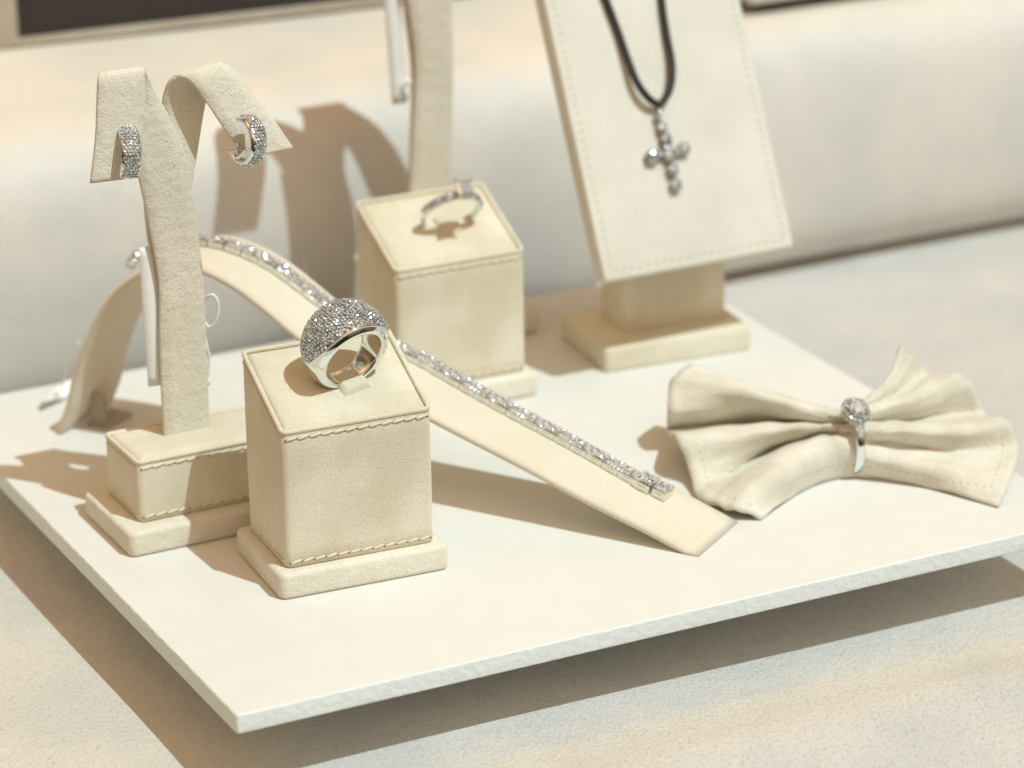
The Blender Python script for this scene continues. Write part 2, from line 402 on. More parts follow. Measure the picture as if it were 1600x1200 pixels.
def stand_block(root, x0, x1, y0, y1, bw, bd, bh, h, dh):
    """base slab + covered block with piping, pad and stitching; local coordinates, base corner at 0,0"""
    mb = MB(); slab(mb, 0, bw, 0, bd, 0, bh, 0.22, 0.13); base = mb.build('base', M_SUEDE_ROUGH, root)
    z1 = bh + h
    sl = lambda x, y: dh * (y - y0) / (y1 - y0)
    mb = MB(); rings = []
    rings.append(rrect(x0, x1, y0, y1, 0.16, 0.05, lambda x, y: bh + 0.004))
    rings.append(rrect(x0, x1, y0, y1, 0.16, 0.0, lambda x, y: bh + 0.05))
    for k in range(1, 8):
        rings.append(rrect(x0, x1, y0, y1, 0.16, -0.012 * math.sin(math.pi * k / 8), lambda x, y: bh + 0.05 + (h - 0.16 + sl(x, y)) * k / 8))
    rings.append(rrect(x0, x1, y0, y1, 0.16, 0.0, lambda x, y: z1 - 0.11 + sl(x, y)))
    rings.append(rrect(x0, x1, y0, y1, 0.16, 0.012, lambda x, y: z1 - 0.09 + sl(x, y)))
    mb.loft(rings); body = mb.build('body', M_SUEDE, root)
    # piping round the top
    mb = MB()
    pts = rrect(x0, x1, y0, y1, 0.15, 0.035, lambda x, y: z1 - 0.05 + sl(x, y), 5, 8)
    mb.tube(pts, 0.066, 10, closed=True); mb.build('piping', M_SUEDE, body)
    # soft pad
    mb = MB(); rings = []
    for ins, dz in ((0.10, -0.12), (0.115, -0.06), (0.15, -0.005), (0.21, 0.03), (0.32, 0.055), (0.6, 0.065), (1.0, 0.07)):
        rings.append(rrect(x0, x1, y0, y1, 0.2, ins, lambda x, y: z1 - 0.02 + dz + sl(x, y)))
    mb.loft(rings, False, True); mb.build('top_pad', M_SUEDE, body)
    # stitching front and left, top and bottom
    q = 0.10
    for za, top_ in ((z1 - 0.20, True), (bh + 0.17, False)):
        mb = MB(); hb = MB(); k_ = 1 if top_ else 0
        stitches(mb, (x0 + q, y0, za), (x1 - q, y0, za), (0, -1, 0)); holes(hb, (x0 + q, y0, za - .012), (x1 - q, y0, za - .012), (0, -1, 0))
        stitches(mb, (x0, y1 - q, za + sl(0, y1 - q) * k_), (x0, y0 + q, za + sl(0, y0 + q) * k_), (-1, 0, 0), r=0.018)
        o_ = mb.build('stitching', M_STITCH, body); hb.build('needle_holes', M_HOLE, body)
    return body

BW, BD, BH, INS, HH, DH = 4.51, 3.38, 0.69, 0.295, 3.62, 1.215
def ring_stand(fr, label):
    root = thing('ring_stand', label, 'ring stand', fr.o, fr.a, 'slanted suede ring stands')
    stand_block(root, INS, BW - INS, INS, BD - INS, BW, BD, BH, HH, DH)
    return root
rsA = ring_stand(FA, 'tall cream suede block with slanted top holding the wide dome ring, nearest the front')
rsB = ring_stand(FB, 'blurred cream suede block behind the bracelet, holding the thin solitaire ring')

# frames of the slanted tops
def slant_frame(fr):
    p0 = fr(INS, INS, BH + HH + 0.05); p1 = fr(BW - INS, INS, BH + HH + 0.05); p2 = fr(INS, BD - INS, BH + HH + DH + 0.05)
    n_ = np.cross(p1 - p0, p2 - p0); return p0, n_ / np.linalg.norm(n_)

# finger flap through each ring
def flap(root, fr, c, e, n_, wdt, name='ring_slot_flap'):
    b = np.cross(n_, e)
    mb = MB(); rings = []
    for k in range(9):
        a = math.pi * k / 8
        ctr = c - b * 0.42 * math.cos(a) * -1 + n_ * (0.02 + 0.13 * math.sin(a))
        rings.append(None)
    vs = []; fs = []
    nu, nv = 12, 14
    for i in range(nu + 1):
        s_ = -1 + 2 * i / nu
        for j in range(nv + 1):
            t_ = -1 + 2 * j / nv
            h_ = 0.17 * math.sqrt(max(0, 1 - abs(t_) ** 2.6)) * (1 - abs(s_) ** 8) ** 0.5
            p = c + e * wdt * s_ + b * 0.36 * t_ + n_ * (h_ - 0.02)
            vs.append(fr.loc(p))
    for i in range(nu):
        for j in range(nv):
            a = i * (nv + 1) + j; fs.append((a, a + nv + 1, a + nv + 2, a + 1))
    mb.add(vs, fs); mb.build(name, M_SUEDE, root)

# ------------------------------------------------------------------ dome ring
pA, nA = slant_frame(FA)
f1 = on_plane(503, 602, pA, nA); f2 = on_plane(578, 576, pA, nA)
e = (f2 - f1) / np.linalg.norm(f2 - f1); mid = (f1 + f2) / 2
def make_frame(mid, e, n_, lean):
    back = np.cross(n_, e)
    upv = n_ * math.cos(lean) - back * math.sin(lean)
    ax = np.cross(upv, e)       # towards the viewer or away
    if ax[1] > 0: ax = -ax
    return upv, ax
upv, axv = make_frame(mid, e, nA, R(-9))
Rin = 0.78
ctr = mid + upv * 0.84 - e * 0.07
ring = thing('dome_ring', 'wide white gold ring with a domed pave of diamonds, on the nearest block', 'ring', ctr)
def ring_pt(phi, a, r): return ctr + (e * math.sin(phi) + upv * math.cos(phi)) * r + axv * a
def prof_w(phi):
    c_ = (math.cos(phi) + 1) / 2
    return 0.29 + 0.37 * c_ ** 1.2
def prof_t(phi):
    c_ = (math.cos(phi) + 1) / 2
    return 0.13 + 0.23 * c_ ** 1.5
def outer_r(phi, q):          # q in -1..1 across
    return Rin + 0.115 + prof_t(phi) * math.sqrt(max(0, 1 - min(1, abs(q)) ** 2.2))
mb = MB(); rings = []
NP = 96
for i in range(NP):
    phi = 2 * math.pi * i / NP; wd = prof_w(phi); rg = []
    for q in np.linspace(-1, 1, 15): rg.append(ring_pt(phi, q * wd, outer_r(phi, q)))
    rg.append(ring_pt(phi, wd * 1.03, Rin + 0.05)); rg.append(ring_pt(phi, wd * 0.97, Rin + 0.005))
    for q in np.linspace(0.8, -0.8, 5): rg.append(ring_pt(phi, q * wd, Rin - 0.012 * (1 - q * q)))
    rg.append(ring_pt(phi, -wd * 0.97, Rin + 0.005)); rg.append(ring_pt(phi, -wd * 1.03, Rin + 0.05))
    rings.append(rg)
rings.append(rings[0]); mb.loft(rings, False, False)
mb.build('band', M_GOLD, ring, ctr)
# bezel wire round the pave, pave stones
mb = MB(); gm = MB(); PM = R(88)
lim = lambda phi: max(0.0, 1 - (abs(phi) / PM) ** 4) ** 0.5 * 0.95
wire = []
for k in range(90):
    a = 2 * math.pi * k / 90; phi = PM * math.cos(a); q = math.copysign(1, math.sin(a)) * lim(phi)
    wire.append(ring_pt(phi, q * prof_w(phi), outer_r(phi, q) + 0.012))
mb.tube(wire, 0.028, 7, closed=True); mb.build('pave_edge', M_GOLD, ring, ctr)
gr = 0.055; row = 0; phi = -PM + 0.04
beads = MB()
while phi < PM:
    wd = prof_w(phi) * lim(phi)
    L = wd * 2.25; n_ = int(L / (gr * 2.02))
    for k in range(-n_, n_ + 1):
        q = (k + (0.5 if row % 2 else 0)) * gr * 1.86 / prof_w(phi)
        if abs(q) > lim(phi) - 0.04: continue
        # arc-length correction towards the shoulders
        r_ = outer_r(phi, q); p = ring_pt(phi, q * prof_w(phi), r_)
        p2 = ring_pt(phi, (q + 0.03) * prof_w(phi), outer_r(phi, q + 0.03)); p3 = ring_pt(phi + 0.02, q * prof_w(phi), outer_r(phi + 0.02, q))
        nn = np.cross(p3 - p, p2 - p); nn /= np.linalg.norm(nn)
        if nn @ (p - ctr) < 0: nn = -nn
        nn = nn + (rng.random(3) - 0.5) * 0.95
        gm.gem(p + nn * 0.012, nn, gr * (0.88 + 0.2 * rng.random()))
        beads.ell(p + nn / np.linalg.norm(nn) * 0.03 + (rng.random(3) - .5) * 0.1, ((0.014, 0, 0), (0, 0.014, 0), (0, 0, 0.014)), 6, 4)
    phi += gr * 1.62 / (Rin + 0.10 + prof_t(phi)); row += 1
gm.build('pave_stones', M_GEM, ring, ctr); beads.build('claw_beads', M_GOLD, ring, ctr)
flap(rsA, FA, mid - np.cross(nA, e) * 0.22 + nA * 0.02, e, nA, 0.40)

# ------------------------------------------------------------------ solitaire ring
pB, nB = slant_frame(FB)
g1 = on_plane(671, 351, pB, nB); g2 = on_plane(722, 344, pB, nB)
e2 = (g2 - g1) / np.linalg.norm(g2 - g1); mid2 = (g1 + g2) / 2
up2, ax2 = make_frame(mid2, e2, nB, R(17))
c2 = mid2 + up2 * 0.55 ; r2 = 0.82
ring2 = thing('solitaire_ring', 'thin diamond band with one raised square stone, on the rear suede block', 'ring', c2)
def rp2(phi, a, r): return c2 + (e2 * math.sin(phi) + up2 * math.cos(phi)) * r + ax2 * a
mb = MB(); rings = []
for i in range(80):
    phi = 2 * math.pi * i / 80; wd = 0.10 + 0.025 * math.cos(phi)
    rings.append([rp2(phi, a * wd, r2 + b * 0.06) for a, b in ((-1, -.6), (-1, .6), (-.6, 1), (.6, 1), (1, .6), (1, -.6), (.5, -1), (-.5, -1))])
rings.append(rings[0]); mb.loft(rings, False, False); mb.build('band', M_GOLD, ring2, c2)
gm = MB()
for k in range(-14, 15):
    ph = k * 0.105 + 0.12
    if abs(ph - 0.12) < 0.3: continue
    p = rp2(ph, 0, r2 + 0.075); gm.gem(p + ax2 * (0.035 if k % 2 else -0.035), (p - c2) + (rng.random(3) - .5) * 1.1, 0.085)
gm.build('band_stones', M_GEM, ring2, c2)
ph = 0.12; p = rp2(ph, 0, r2 + 0.34); nrm = (p - c2) / np.linalg.norm(p - c2); tg = np.cross(nrm, ax2)
gm = MB()
q = [p + nrm * 0.08 + tg * a * 0.17 + ax2 * b * 0.17 for a, b in ((-1, -1), (1, -1), (1, 1), (-1, 1))]
q2 = [p + tg * a * 0.26 + ax2 * b * 0.26 for a, b in ((-1, -1), (1, -1), (1, 1), (-1, 1))]
gm.add(q + q2 + [p - nrm * 0.26], [(0, 1, 2, 3)] + [(k, k + 4, (k + 1) % 4 + 4, (k + 1) % 4) for k in range(4)] + [(k + 4, 8, (k + 1) % 4 + 4) for k in range(4)], False)
gm.build('square_stone', M_GEM2, ring2, c2)
mb = MB()
for a, b in ((-1, -1), (1, -1), (1, 1), (-1, 1)):
    mb.tube([p - nrm * 0.27 + (tg * a + ax2 * b) * 0.06, p - nrm * 0.1 + (tg * a + ax2 * b) * 0.22, p + nrm * 0.05 + (tg * a + ax2 * b) * 0.26], 0.034, 7)
    mb.ell(p + nrm * 0.06 + (tg * a + ax2 * b) * 0.25, ((.05, 0, 0), (0, .05, 0), (0, 0, .05)), 8, 6)
mb.build('claw_setting', M_GOLD, ring2, c2)
flap(rsB, FB, mid2 - np.cross(nB, e2) * 0.15 + nB * 0.02, e2, nB, 0.34)

# ------------------------------------------------------------------ earring stand
EW, ED, EBH, EINS, EH = 5.25, 3.31, 0.68, 0.51, 1.695
def ribbon(mb, secs, th, n=10):
    """secs: (left point, right point) pairs, local; swept plate of thickness th with rounded edges"""
    Lp = spline([s_[0] for s_ in secs], n); Rp = spline([s_[1] for s_ in secs], n); rings = []
    m_ = len(Lp)
    for i in range(m_):
        a, b = Lp[i], Rp[i]; wv = b - a; wn_ = wv / np.linalg.norm(wv)
        j0, j1 = max(0, i - 1), min(m_ - 1, i + 1)
        t_ = (Lp[j1] + Rp[j1]) / 2 - (Lp[j0] + Rp[j0]) / 2; t_ /= np.linalg.norm(t_)
        nn = np.cross(wn_, t_); nn /= np.linalg.norm(nn); rg = []
        h = th / 2
        for k in range(5):
            s_ = k / 4; rg.append(a + wv * s_ * 0.94 + wv * 0.03 + nn * h)
        rg.append(b + nn * h * 0.45); rg.append(b - nn * h * 0.45)
        for k in range(5):
            s_ = 1 - k / 4; rg.append(a + wv * s_ * 0.94 + wv * 0.03 - nn * h)
        rg.append(a - nn * h * 0.45); rg.append(a + nn * h * 0.45)
        rings.append(rg)
    mb.loft(rings)

def E_(u, v, d): return FE.px(u, v, d)
def hoop(name_label, c, ax, upd, label, arc=(-150, 110), r=0.58, wd=0.24, parent_frame=None):
    """half-hoop pave earring; ax = hoop axis, upd = direction of arc angle zero; world coordinates"""
    ax = np.asarray(ax, float); ax /= np.linalg.norm(ax); upd = np.asarray(upd, float); upd -= ax * (upd @ ax); upd /= np.linalg.norm(upd)
    sd_ = np.cross(ax, upd)
    root = thing('hoop_earring', label, 'earring', c, 0, 'pave hoop earrings')
    P_ = lambda ph, a, rr: c + (upd * math.cos(ph) + sd_ * math.sin(ph)) * rr + ax * a
    mb = MB(); rings = []
    A0, A1 = R(arc[0]), R(arc[1])
    for i in range(41):
        ph = A0 + (A1 - A0) * i / 40
        rg = [P_(ph, q * wd, r + 0.05 + 0.06 * math.sqrt(max(0, 1 - q * q))) for q in np.linspace(-1, 1, 9)]
        rg += [P_(ph, wd * 1.02, r), P_(ph, wd * 0.8, r - 0.035), P_(ph, 0, r - 0.05), P_(ph, -wd * 0.8, r - 0.035), P_(ph, -wd * 1.02, r)]
        rings.append(rg)
    mb.loft(rings); mb.build('hoop', M_GOLD, root, c)
    gm = MB(); g = 0.05; ph = A0 + 0.06; rw = 0
    while ph < A1 - 0.05:
        for k in range(-3, 4):
            a = (k + (0.5 if rw % 2 else 0)) * g * 1.9
            if abs(a) > wd - 0.045: continue
            q = a / wd; rr = r + 0.05 + 0.06 * math.sqrt(1 - q * q)
            nn = (P_(ph, a, 1) - c) / 1.0 + ax * (q * 0.4 - a) + (rng.random(3) - .5) * 0.6
            gm.gem(P_(ph, a, rr + 0.008), nn, g)
        ph += g * 1.75 / (r + 0.1); rw += 1
    gm.build('pave_stones', M_GEM, root, c)
    mb = MB(); mb.tube([P_(A0 + .05, 0, r + .02), P_(A0 - 0.15, 0, r * 0.97), P_(A0 - 0.35, 0, r * 0.92)], 0.03, 8)
    mb.build('ear_post', M_GOLD, root, c)
    return root

es = thing('earring_stand', 'cream suede earring stand with two curled arms, left of the nearest ring block', 'earring stand', FE.o, FE.a, 'two-armed suede earring stands')
stand_block(es, EINS, EW - EINS, EINS, ED - EINS, EW, ED, EBH, EH, 0.0)
front = [((256, 690), (328, 676), 1.75), ((252, 610), (324, 596), 1.74), ((249, 530), (321, 515), 1.72), ((248, 445), (317, 436), 1.7), ((236, 370), (308, 360), 1.68),
         ((222, 303), (300, 296), 1.66), ((206, 240), (287, 236), 1.64), ((187, 190), (264, 183), 1.62), ((168, 142), (240, 138), 1.6), ((156, 121), (228, 112), 1.42),
         ((153, 122), (226, 112), 1.12), ((151, 165), (226, 156), 0.98), ((149, 215), (222, 206), 0.85), ((141, 286), (212, 277), 0.72)]
mb = MB(); ribbon(mb, [(E_(*a, d), E_(*b, d)) for a, b, d in front], 0.15)
mb.build('front_arm', M_SUEDE_ROUGH, es)
back = [((258, 672), (320, 662), 2.3), ((248, 530), (316, 515), 2.3), ((243, 445), (313, 436), 2.3), ((230, 370), (304, 360), 2.2),
        ((225, 303), (300, 292), 2.02), ((238, 245), (309, 232), 2.12), ((250, 185), (320, 165), 2.2), ((256, 146), (331, 124), 2.1), ((270, 122), (343, 100), 1.85),
        ((296, 127), (360, 105), 1.6), ((320, 157), (383, 128), 1.4), ((343, 191), (408, 162), 1.2), ((366, 224), (434, 196), 1.0), ((386, 247), (458, 231), 0.85)]
mb = MB(); ribbon(mb, [(E_(*a, d), E_(*b, d - 0.1)) for a, b, d in back], 0.14)
mb.build('rear_arm', M_SUEDE_ROUGH, es)

# hoops on its arms
h1 = FE(*FE.px(196, 243, 0.72)); h1 = h1 + np.array([0, 0.1, 0])
view = -fw
hoop('e', h1, (-0.93, -0.30, 0.10), (-0.25, -0.6, 0.75), 'pave hoop earring seen edge on, on the left arm of the front stand', (-95, 105), 0.60, 0.25)
h2 = FE(*FE.px(386, 220, 0.45))
hoop('e', h2, (-0.80, -0.58, 0.12), (0.40, -0.55, 0.78), 'pave hoop earring showing its open inside, on the right arm of the front stand', (-190, 62), 0.52, 0.23)

# second earring stand: a copy
def copy_tree(o_, parent=None):
    c_ = o_.copy(); sc.collection.objects.link(c_); c_.parent = parent
    for ch in list(o_.children): copy_tree(ch, c_)
    return c_
es2 = copy_tree(es)
es2.location = Vector(FE2.o) * S; es2.rotation_euler = (0, 0, FE2.a)
es2['label'] = 'blurred cream suede earring stand behind the rear ring block, its top out of frame'
# it is the taller size: same arms, longer stem that bows slightly to the left
E2_UP = 2.9
def taller(P_):
    x, y, z = P_
    g_ = min(1.0, max(0.0, (z - 6.5) / 3.5)) * 0.24            # the arms are larger as well
    x, y = 2.3 + (x - 2.3) * (1 + g_), 1.8 + (y - 1.8) * (1 + g_)
    z2 = z + max(0, z - 8.5) * 0.24
    k = min(1.0, max(0.0, (z - 2.4) / 7.0)); bow = 0.42 * math.sin(math.pi * min(1, max(0, (z - 2.4) / 10.0)))
    return np.array([x + bow * 0.9 + 0.35 * max(0.0, (z - 8.5) / 3.5), y, z2 + E2_UP * k])
for ch in list(es2.children):
    if ch.name.startswith(('front_arm', 'rear_arm')):
        bpy.data.objects.remove(ch)
mb = MB(); ribbon(mb, [(taller(E_(*a, d)), taller(E_(*b, d))) for a, b, d in front], 0.17); mb.build('front_arm', M_SUEDE_ROUGH, es2)
mb = MB(); ribbon(mb, [(taller(E_(*a, d)), taller(E_(*b, d - 0.1))) for a, b, d in back], 0.17); mb.build('rear_arm', M_SUEDE_ROUGH, es2)

# price tags
def tag_strip(root, origin, frame, quad, th=0.03, bow=0.06):
    mb = MB(); vs = []; fs = []; n_ = 14
    a, b, c_, d_ = [frame(*q) for q in quad]      # top-left, top-right, bottom-right, bottom-left
    for i in range(n_ + 1):
        t_ = i / n_; l = a * (1 - t_) + d_ * t_; r_ = b * (1 - t_) + c_ * t_
        off = np.array([0, -1, 0]) * bow * math.sin(math.pi * t_)
        vs += [l + off, (l + r_) / 2 + off * 1.15, r_ + off]
    for i in range(n_):
        for k in range(2): fs.append((i * 3 + k, i * 3 + k + 1, i * 3 + k + 4, i * 3 + k + 3))
    mb.add(vs, fs); mb.build('paper_strip', M_PAPER, root, origin, solid=th)

o1 = FE(*FE.px(235, 387, 1.9))
tg1 = thing('price_tag', 'long blank white price tag with looped thread, hanging behind the front earring stand', 'price tag', o1, 0, 'white price tags')
g = lambda u, v, d: FE(*FE.px(u, v, d))
tag_strip(tg1, o1, g, [(217, 387, 1.88), (243, 383, 1.88), (262, 600, 1.92), (232, 604, 1.92)])
mb = MB()
lp = [g(303, 366, 2.3), g(307, 385, 2.32), g(309, 405, 2.35), g(313, 440, 2.4), g(318, 470, 2.4), g(324, 463, 2.3), g(333, 461, 2.2), g(340, 471, 2.15), g(341, 487, 2.15), g(336, 503, 2.2), g(327, 511, 2.3), g(320, 505, 2.35),
      g(319, 520, 2.35), g(323, 540, 2.3), g(327, 560, 2.3), g(326, 580, 2.3), g(325, 598, 2.3)]
mb.tube(spline(lp, 6), 0.04, 7); mb.build('thread', M_PAPER, tg1, o1)
mb = MB(); mb.ell(g(325, 596, 2.3), ((.08, 0, 0), (0, .05, 0), (0, 0, .12))); mb.build('thread_bead', M_PAPER, tg1, o1)

o2 = FE2(*FE2.px(610, 5, 2.2))
tg2 = thing('price_tag', 'blurred white price tag hanging on the stem of the rear earring stand', 'price tag', o2, 0, 'white price tags')
g2_ = lambda u, v, d: FE2(*FE2.px(u, v, d))
tag_strip(tg2, o2, g2_, [(594, -80, 2.0), (618, -84, 2.0), (636, 160, 2.0), (613, 164, 2.0)])
mb = MB(); mb.tube(spline([g2_(637, 152, 1.95), g2_(630, 135, 1.9), (g2_(638, 124, 1.9)), g2_(645, 131, 1.9), g2_(642, 142, 1.9)], 5), 0.06, 7)
mb.ell(g2_(637, 128, 1.85), ((.12, 0, 0), (0, .08, 0), (0, 0, .1))); mb.build('thread', M_PAPER, tg2, o2)

# ------------------------------------------------------------------ bracelet ramp
tipN = at(1092, 871); tipF = at(1150, 811); leftN = at(93, 680)
run = leftN - tipN; run /= np.linalg.norm(run); wv = np.cross((0, 0, 1.0), run); wv = -wv if wv[1] < 0 else wv
cprof = [(0, 0.02), (1.5, 0.55), (3.1, 1.04), (4.9, 1.66), (6.8, 2.27), (8.6, 2.88), (10.15, 3.45), (11.6, 4.2), (12.5, 4.76), (13.3, 5.22), (14.1, 5.52), (14.8, 5.66), (15.5, 5.64), (16.1, 5.42), (16.8, 5.02),
         (17.4, 4.5), (17.85, 3.9), (18.25, 3.2), (18.6, 2.5), (18.9, 1.75), (19.12, 1.0), (19.5, 0.18)]
# lateral offset: the strap's near edge runs along tipN, its width grows along wv
WS = 2.5
ramp = thing('bracelet_ramp', 'long cream suede strap arched like a ramp, carrying the diamond bracelet', 'bracelet stand', tipN)
CP = spline(cprof, 4)
def ramp_pt(s_, z_, l_): return tipN + run * s_ + wv * l_ + np.array([0, 0, z_])
def ramp_curve(s_):
    i = int(np.clip(np.searchsorted(CP[:, 0], s_) - 1, 0, len(CP) - 2)); t_ = (s_ - CP[i, 0]) / (CP[i + 1, 0] - CP[i, 0] + 1e-9)
    p = CP[i] * (1 - t_) + CP[i + 1] * t_; return p
mb = MB(); rings = []
arc = [0]
for i in range(1, len(CP)): arc.append(arc[-1] + np.linalg.norm(CP[i] - CP[i - 1]))
TS = 0.20
for i in range(len(CP)):
    j0, j1 = max(0, i - 1), min(len(CP) - 1, i + 1); t_ = CP[j1] - CP[j0]; t_ /= np.linalg.norm(t_)
    nn = np.array([-t_[1], t_[0]])           # outward (upwards) normal in (s,z)
    pass
    def q(l_, k): return ramp_pt(CP[i, 0] + nn[0] * k, max(0.005, CP[i, 1] + nn[1] * k), l_)
    rg = [q(0.0, -0.07), q(0.05, 0.0)] + [q(WS * k / 6 * 0.94 + WS * 0.03, 0.0) for k in range(1, 6)] + [q(WS - 0.05, 0), q(WS, -0.07), q(WS, -TS + 0.06), q(WS - 0.05, -TS), q(0.05, -TS), q(0, -TS + 0.06)]
    rings.append(rg)
mb.loft(rings); mb.build('strap', M_SMOOTH, ramp, tipN)
mb = MB(); mb.box(ramp_pt(17.9, 0.5, 1.25), (run * 0.55, wv * 0.75, np.array([0, 0, 0.48]))) if False else None
# brace block inside the upright end
mb.box(ramp_pt(18.75, 0.06, 1.5), (run * 0.35, wv * 0.6, np.array([0, 0, 0.055]))); mb.box(ramp_pt(18.75, 0.56, 1.0), (run * 0.22 + np.array([0, 0, -.05]), wv * 0.05, np.array([0, 0, 0.46])))
mb.build('inner_brace', M_BOXRIM, ramp, tipN)

# bracelet: links lie on the strap
def lat_at(u, v):     # solve (s, lateral) for a pixel on the outer surface
    best = None
    for s_ in np.linspace(0.3, 17.0, 700):
        zc = ramp_curve(s_)[1]
        X = tipN + run * s_ + np.array([0, 0, zc]); r = ray(u, v)
        # closest approach of the view ray to the lateral line
        d = CAM - X; A_ = np.array([[r @ r, -(r @ wv)], [r @ wv, -(wv @ wv)]]); b_ = -np.array([d @ r, d @ wv])
        try: k, l_ = np.linalg.solve(A_, b_)
        except Exception: continue
        g_ = np.linalg.norm(CAM + r * k - (X + wv * l_))
        if best is None or g_ < best[0]: best = (g_, s_, l_)
    return best[1], best[2]
ctl = [lat_at(*p_) for p_ in ((1036, 776), (930, 718), (800, 648), (660, 568), (475, 455), (420, 416), (360, 390))]
ctl.sort()
cs_ = np.array([c_[0] for c_ in ctl]); cl_ = np.array([c_[1] for c_ in ctl])
print('bracelet path', np.round(ctl, 2).tolist())
lat = lambda s_: float(np.interp(s_, cs_, cl_))
br = thing('diamond_bracelet', 'flat white gold link bracelet set with small diamonds, lying along the suede ramp', 'bracelet', tipN)
LK = 0.50; hw = 0.225
link_m = MB()
for (lx, zz0, zz1, hw_) in ((0.492, 0.0, 0.17, hw),):
    link_m.box((0, 0, (zz0 + zz1) / 2), ((lx / 2, 0, 0), (0, hw_, 0), (0, 0, (zz1 - zz0) / 2)))
link_m.box((0, hw + 0.001, 0.06), ((0.12, 0, 0), (0, 0.012, 0), (0, 0, 0.05)))
gm_variants = []
for vv in range(3):
    gm = MB()
    for i in range(5):
        for j in range(4):
            gm.gem((-0.2 + i * 0.1, -0.168 + j * 0.112, 0.186), np.array([0, 0, 1.0]) + (rng.random(3) - .5) * 1.0, 0.060)
    gm_variants.append(gm)
s_ = ctl[0][0] + 0.05; first = None; idx = 0; a_list = []
# advance by arc length
while s_ < 16.3:
    a_list.append(s_)
    p = ramp_curve(s_); p_n = ramp_curve(s_ + 0.1); ds = np.linalg.norm(p_n - p) / 0.1
    s_ += LK / ds
gem_meshes = None; link_mesh = None
for k, s0 in enumerate(a_list):
    p = ramp_curve(s0); a_, b_ = ramp_curve(s0 - 0.15), ramp_curve(s0 + 0.15); t_ = (b_ - a_) / np.linalg.norm(b_ - a_)
    dl = (lat(s0 + 0.3) - lat(s0 - 0.3)) / 0.6
    X = run * t_[0] + np.array([0, 0, t_[1]]) + wv * dl; X /= np.linalg.norm(X); Z = run * -t_[1] + np.array([0, 0, t_[0]])
    Y = np.cross(Z, X); Y /= np.linalg.norm(Y); pos = tipN + run * p[0] + np.array([0, 0, p[1]]) + wv * lat(s0) + Z * 0.02
    if link_mesh is None:
        lo = link_m.build('link', M_STEEL, br, bevel=0.02); link_mesh = lo.data
        go = [v_.build('link_stones', M_GEM2, lo) for v_ in gm_variants]
        gem_meshes = [x.data for x in go]
        for x in go[1:]: bpy.data.objects.remove(x)
    else:
        lo = bpy.data.objects.new('link', link_mesh); sc.collection.objects.link(lo); lo.parent = br
        md = lo.modifiers.new('bevel', 'BEVEL'); md.width = 0.02 * S; md.segments = 2
        gq = bpy.data.objects.new('link_stones', gem_meshes[k % 3]); sc.collection.objects.link(gq); gq.parent = lo
    Mx = Matrix(((X[0], Y[0], Z[0], (pos[0] - tipN[0]) * S), (X[1], Y[1], Z[1], (pos[1] - tipN[1]) * S), (X[2], Y[2], Z[2], (pos[2] - tipN[2]) * S), (0, 0, 0, 1)))
    if k == 0: Mx = Mx @ Matrix.Diagonal((0.8, 1.12, 1.3, 1))
    if k == 1: Mx = Mx @ Matrix.Diagonal((1.0, 1.32, 1.3, 1))
    lo.matrix_basis = Mx
# end loop of the bracelet at the far end and clasp knob
gR = lambda u, v, l_: on_plane(u, v, tipN + wv * l_, wv)
mb = MB(); mb.ell(gR(213, 401, 1.5), ((.16, 0, 0), (0, .16, 0), (0, 0, .17)), 12, 8)
mb.tube([gR(205 + 7 * math.cos(a), 412 + 7 * math.sin(a), 1.3) for a in np.linspace(0, 6.28, 16)[:-1]], 0.05, 7, closed=True)
mb.build('clasp_end', M_STEEL, br, tipN)
o3 = at(85, 622)
tg3 = thing('price_tag', 'small crumpled clear plastic tag on a thread behind the left foot of the ramp', 'price tag', o3, 0, 'white price tags')
mb = MB(); pts_ = [gR(122, 536, 1.6), gR(108, 562, 2.0), at(98, 600, 0.5), at(92, 618, 0.25)]
mb.tube(spline(pts_, 6), 0.035, 6); mb.build('thread', M_PAPER, tg3, o3)
mb = MB(); vs = []; fs = []
ca, cb = at(112, 600, 0.1), at(60, 632, 0.1); wd_ = at(70, 640, 0.1) - at(60, 632, 0.1)
for i in range(13):
    for j in range(4):
        t_ = i / 12; vs.append(ca * (1 - t_) + cb * t_ + wd_ * j * 0.35 + np.array([0, 0, 0.12 * math.sin(t_ * 5 + j) + 0.12]))
for i in range(12):
    for j in range(3): fs.append((i * 4 + j, i * 4 + j + 1, i * 4 + j + 5, i * 4 + j + 4))
mb.add(vs, fs); mb.build('plastic_strip', M_PAPER, tg3, o3, solid=0.02)

# ------------------------------------------------------------------ necklace stand
NW, ND, NH = 4.70, 3.34, 0.715
ns = thing('necklace_stand', 'cream suede stand with a tall tilted stitched panel on a square foot', 'necklace stand', FN.o, FN.a)
mb = MB(); slab(mb, 0, NW, 0, ND, 0, NH, 0.14, 0.08); mb.build('base', M_SUEDE, ns)
PV = -1.25
bl = FP.px(946, 439, PV); brt = FP.px(1241, 387, PV); z_b = (bl[2] + brt[2]) / 2
def proj(X):
    v_ = X - CAM; d = v_ @ fw; return 800 + F_PX * (v_ @ RT) / d, 600 - F_PX * (v_ @ UP) / d
best = None                      # tilt of the panel: its left edge leaves the picture at (851, 0)
for deg in np.linspace(5, 50, 200):
    d = np.array([0, math.sin(R(deg)), math.cos(R(deg))])
    for L in np.linspace(6, 14, 100):
        x_, y_ = proj(FP(*(bl + d * L))); err = math.hypot(x_ - 851, y_)
        if best is None or err < best[0]: best = (err, deg, L)
print('panel tilt', best, bl, brt)
TILT = R(best[1])
PD = np.array([0, math.sin(TILT), math.cos(TILT)]); PN = np.array([0, -math.cos(TILT), math.sin(TILT)]); PL = best[2] + 0.45; PT = 0.62
FNI = FN.loc
x0, x1 = bl[0], brt[0]
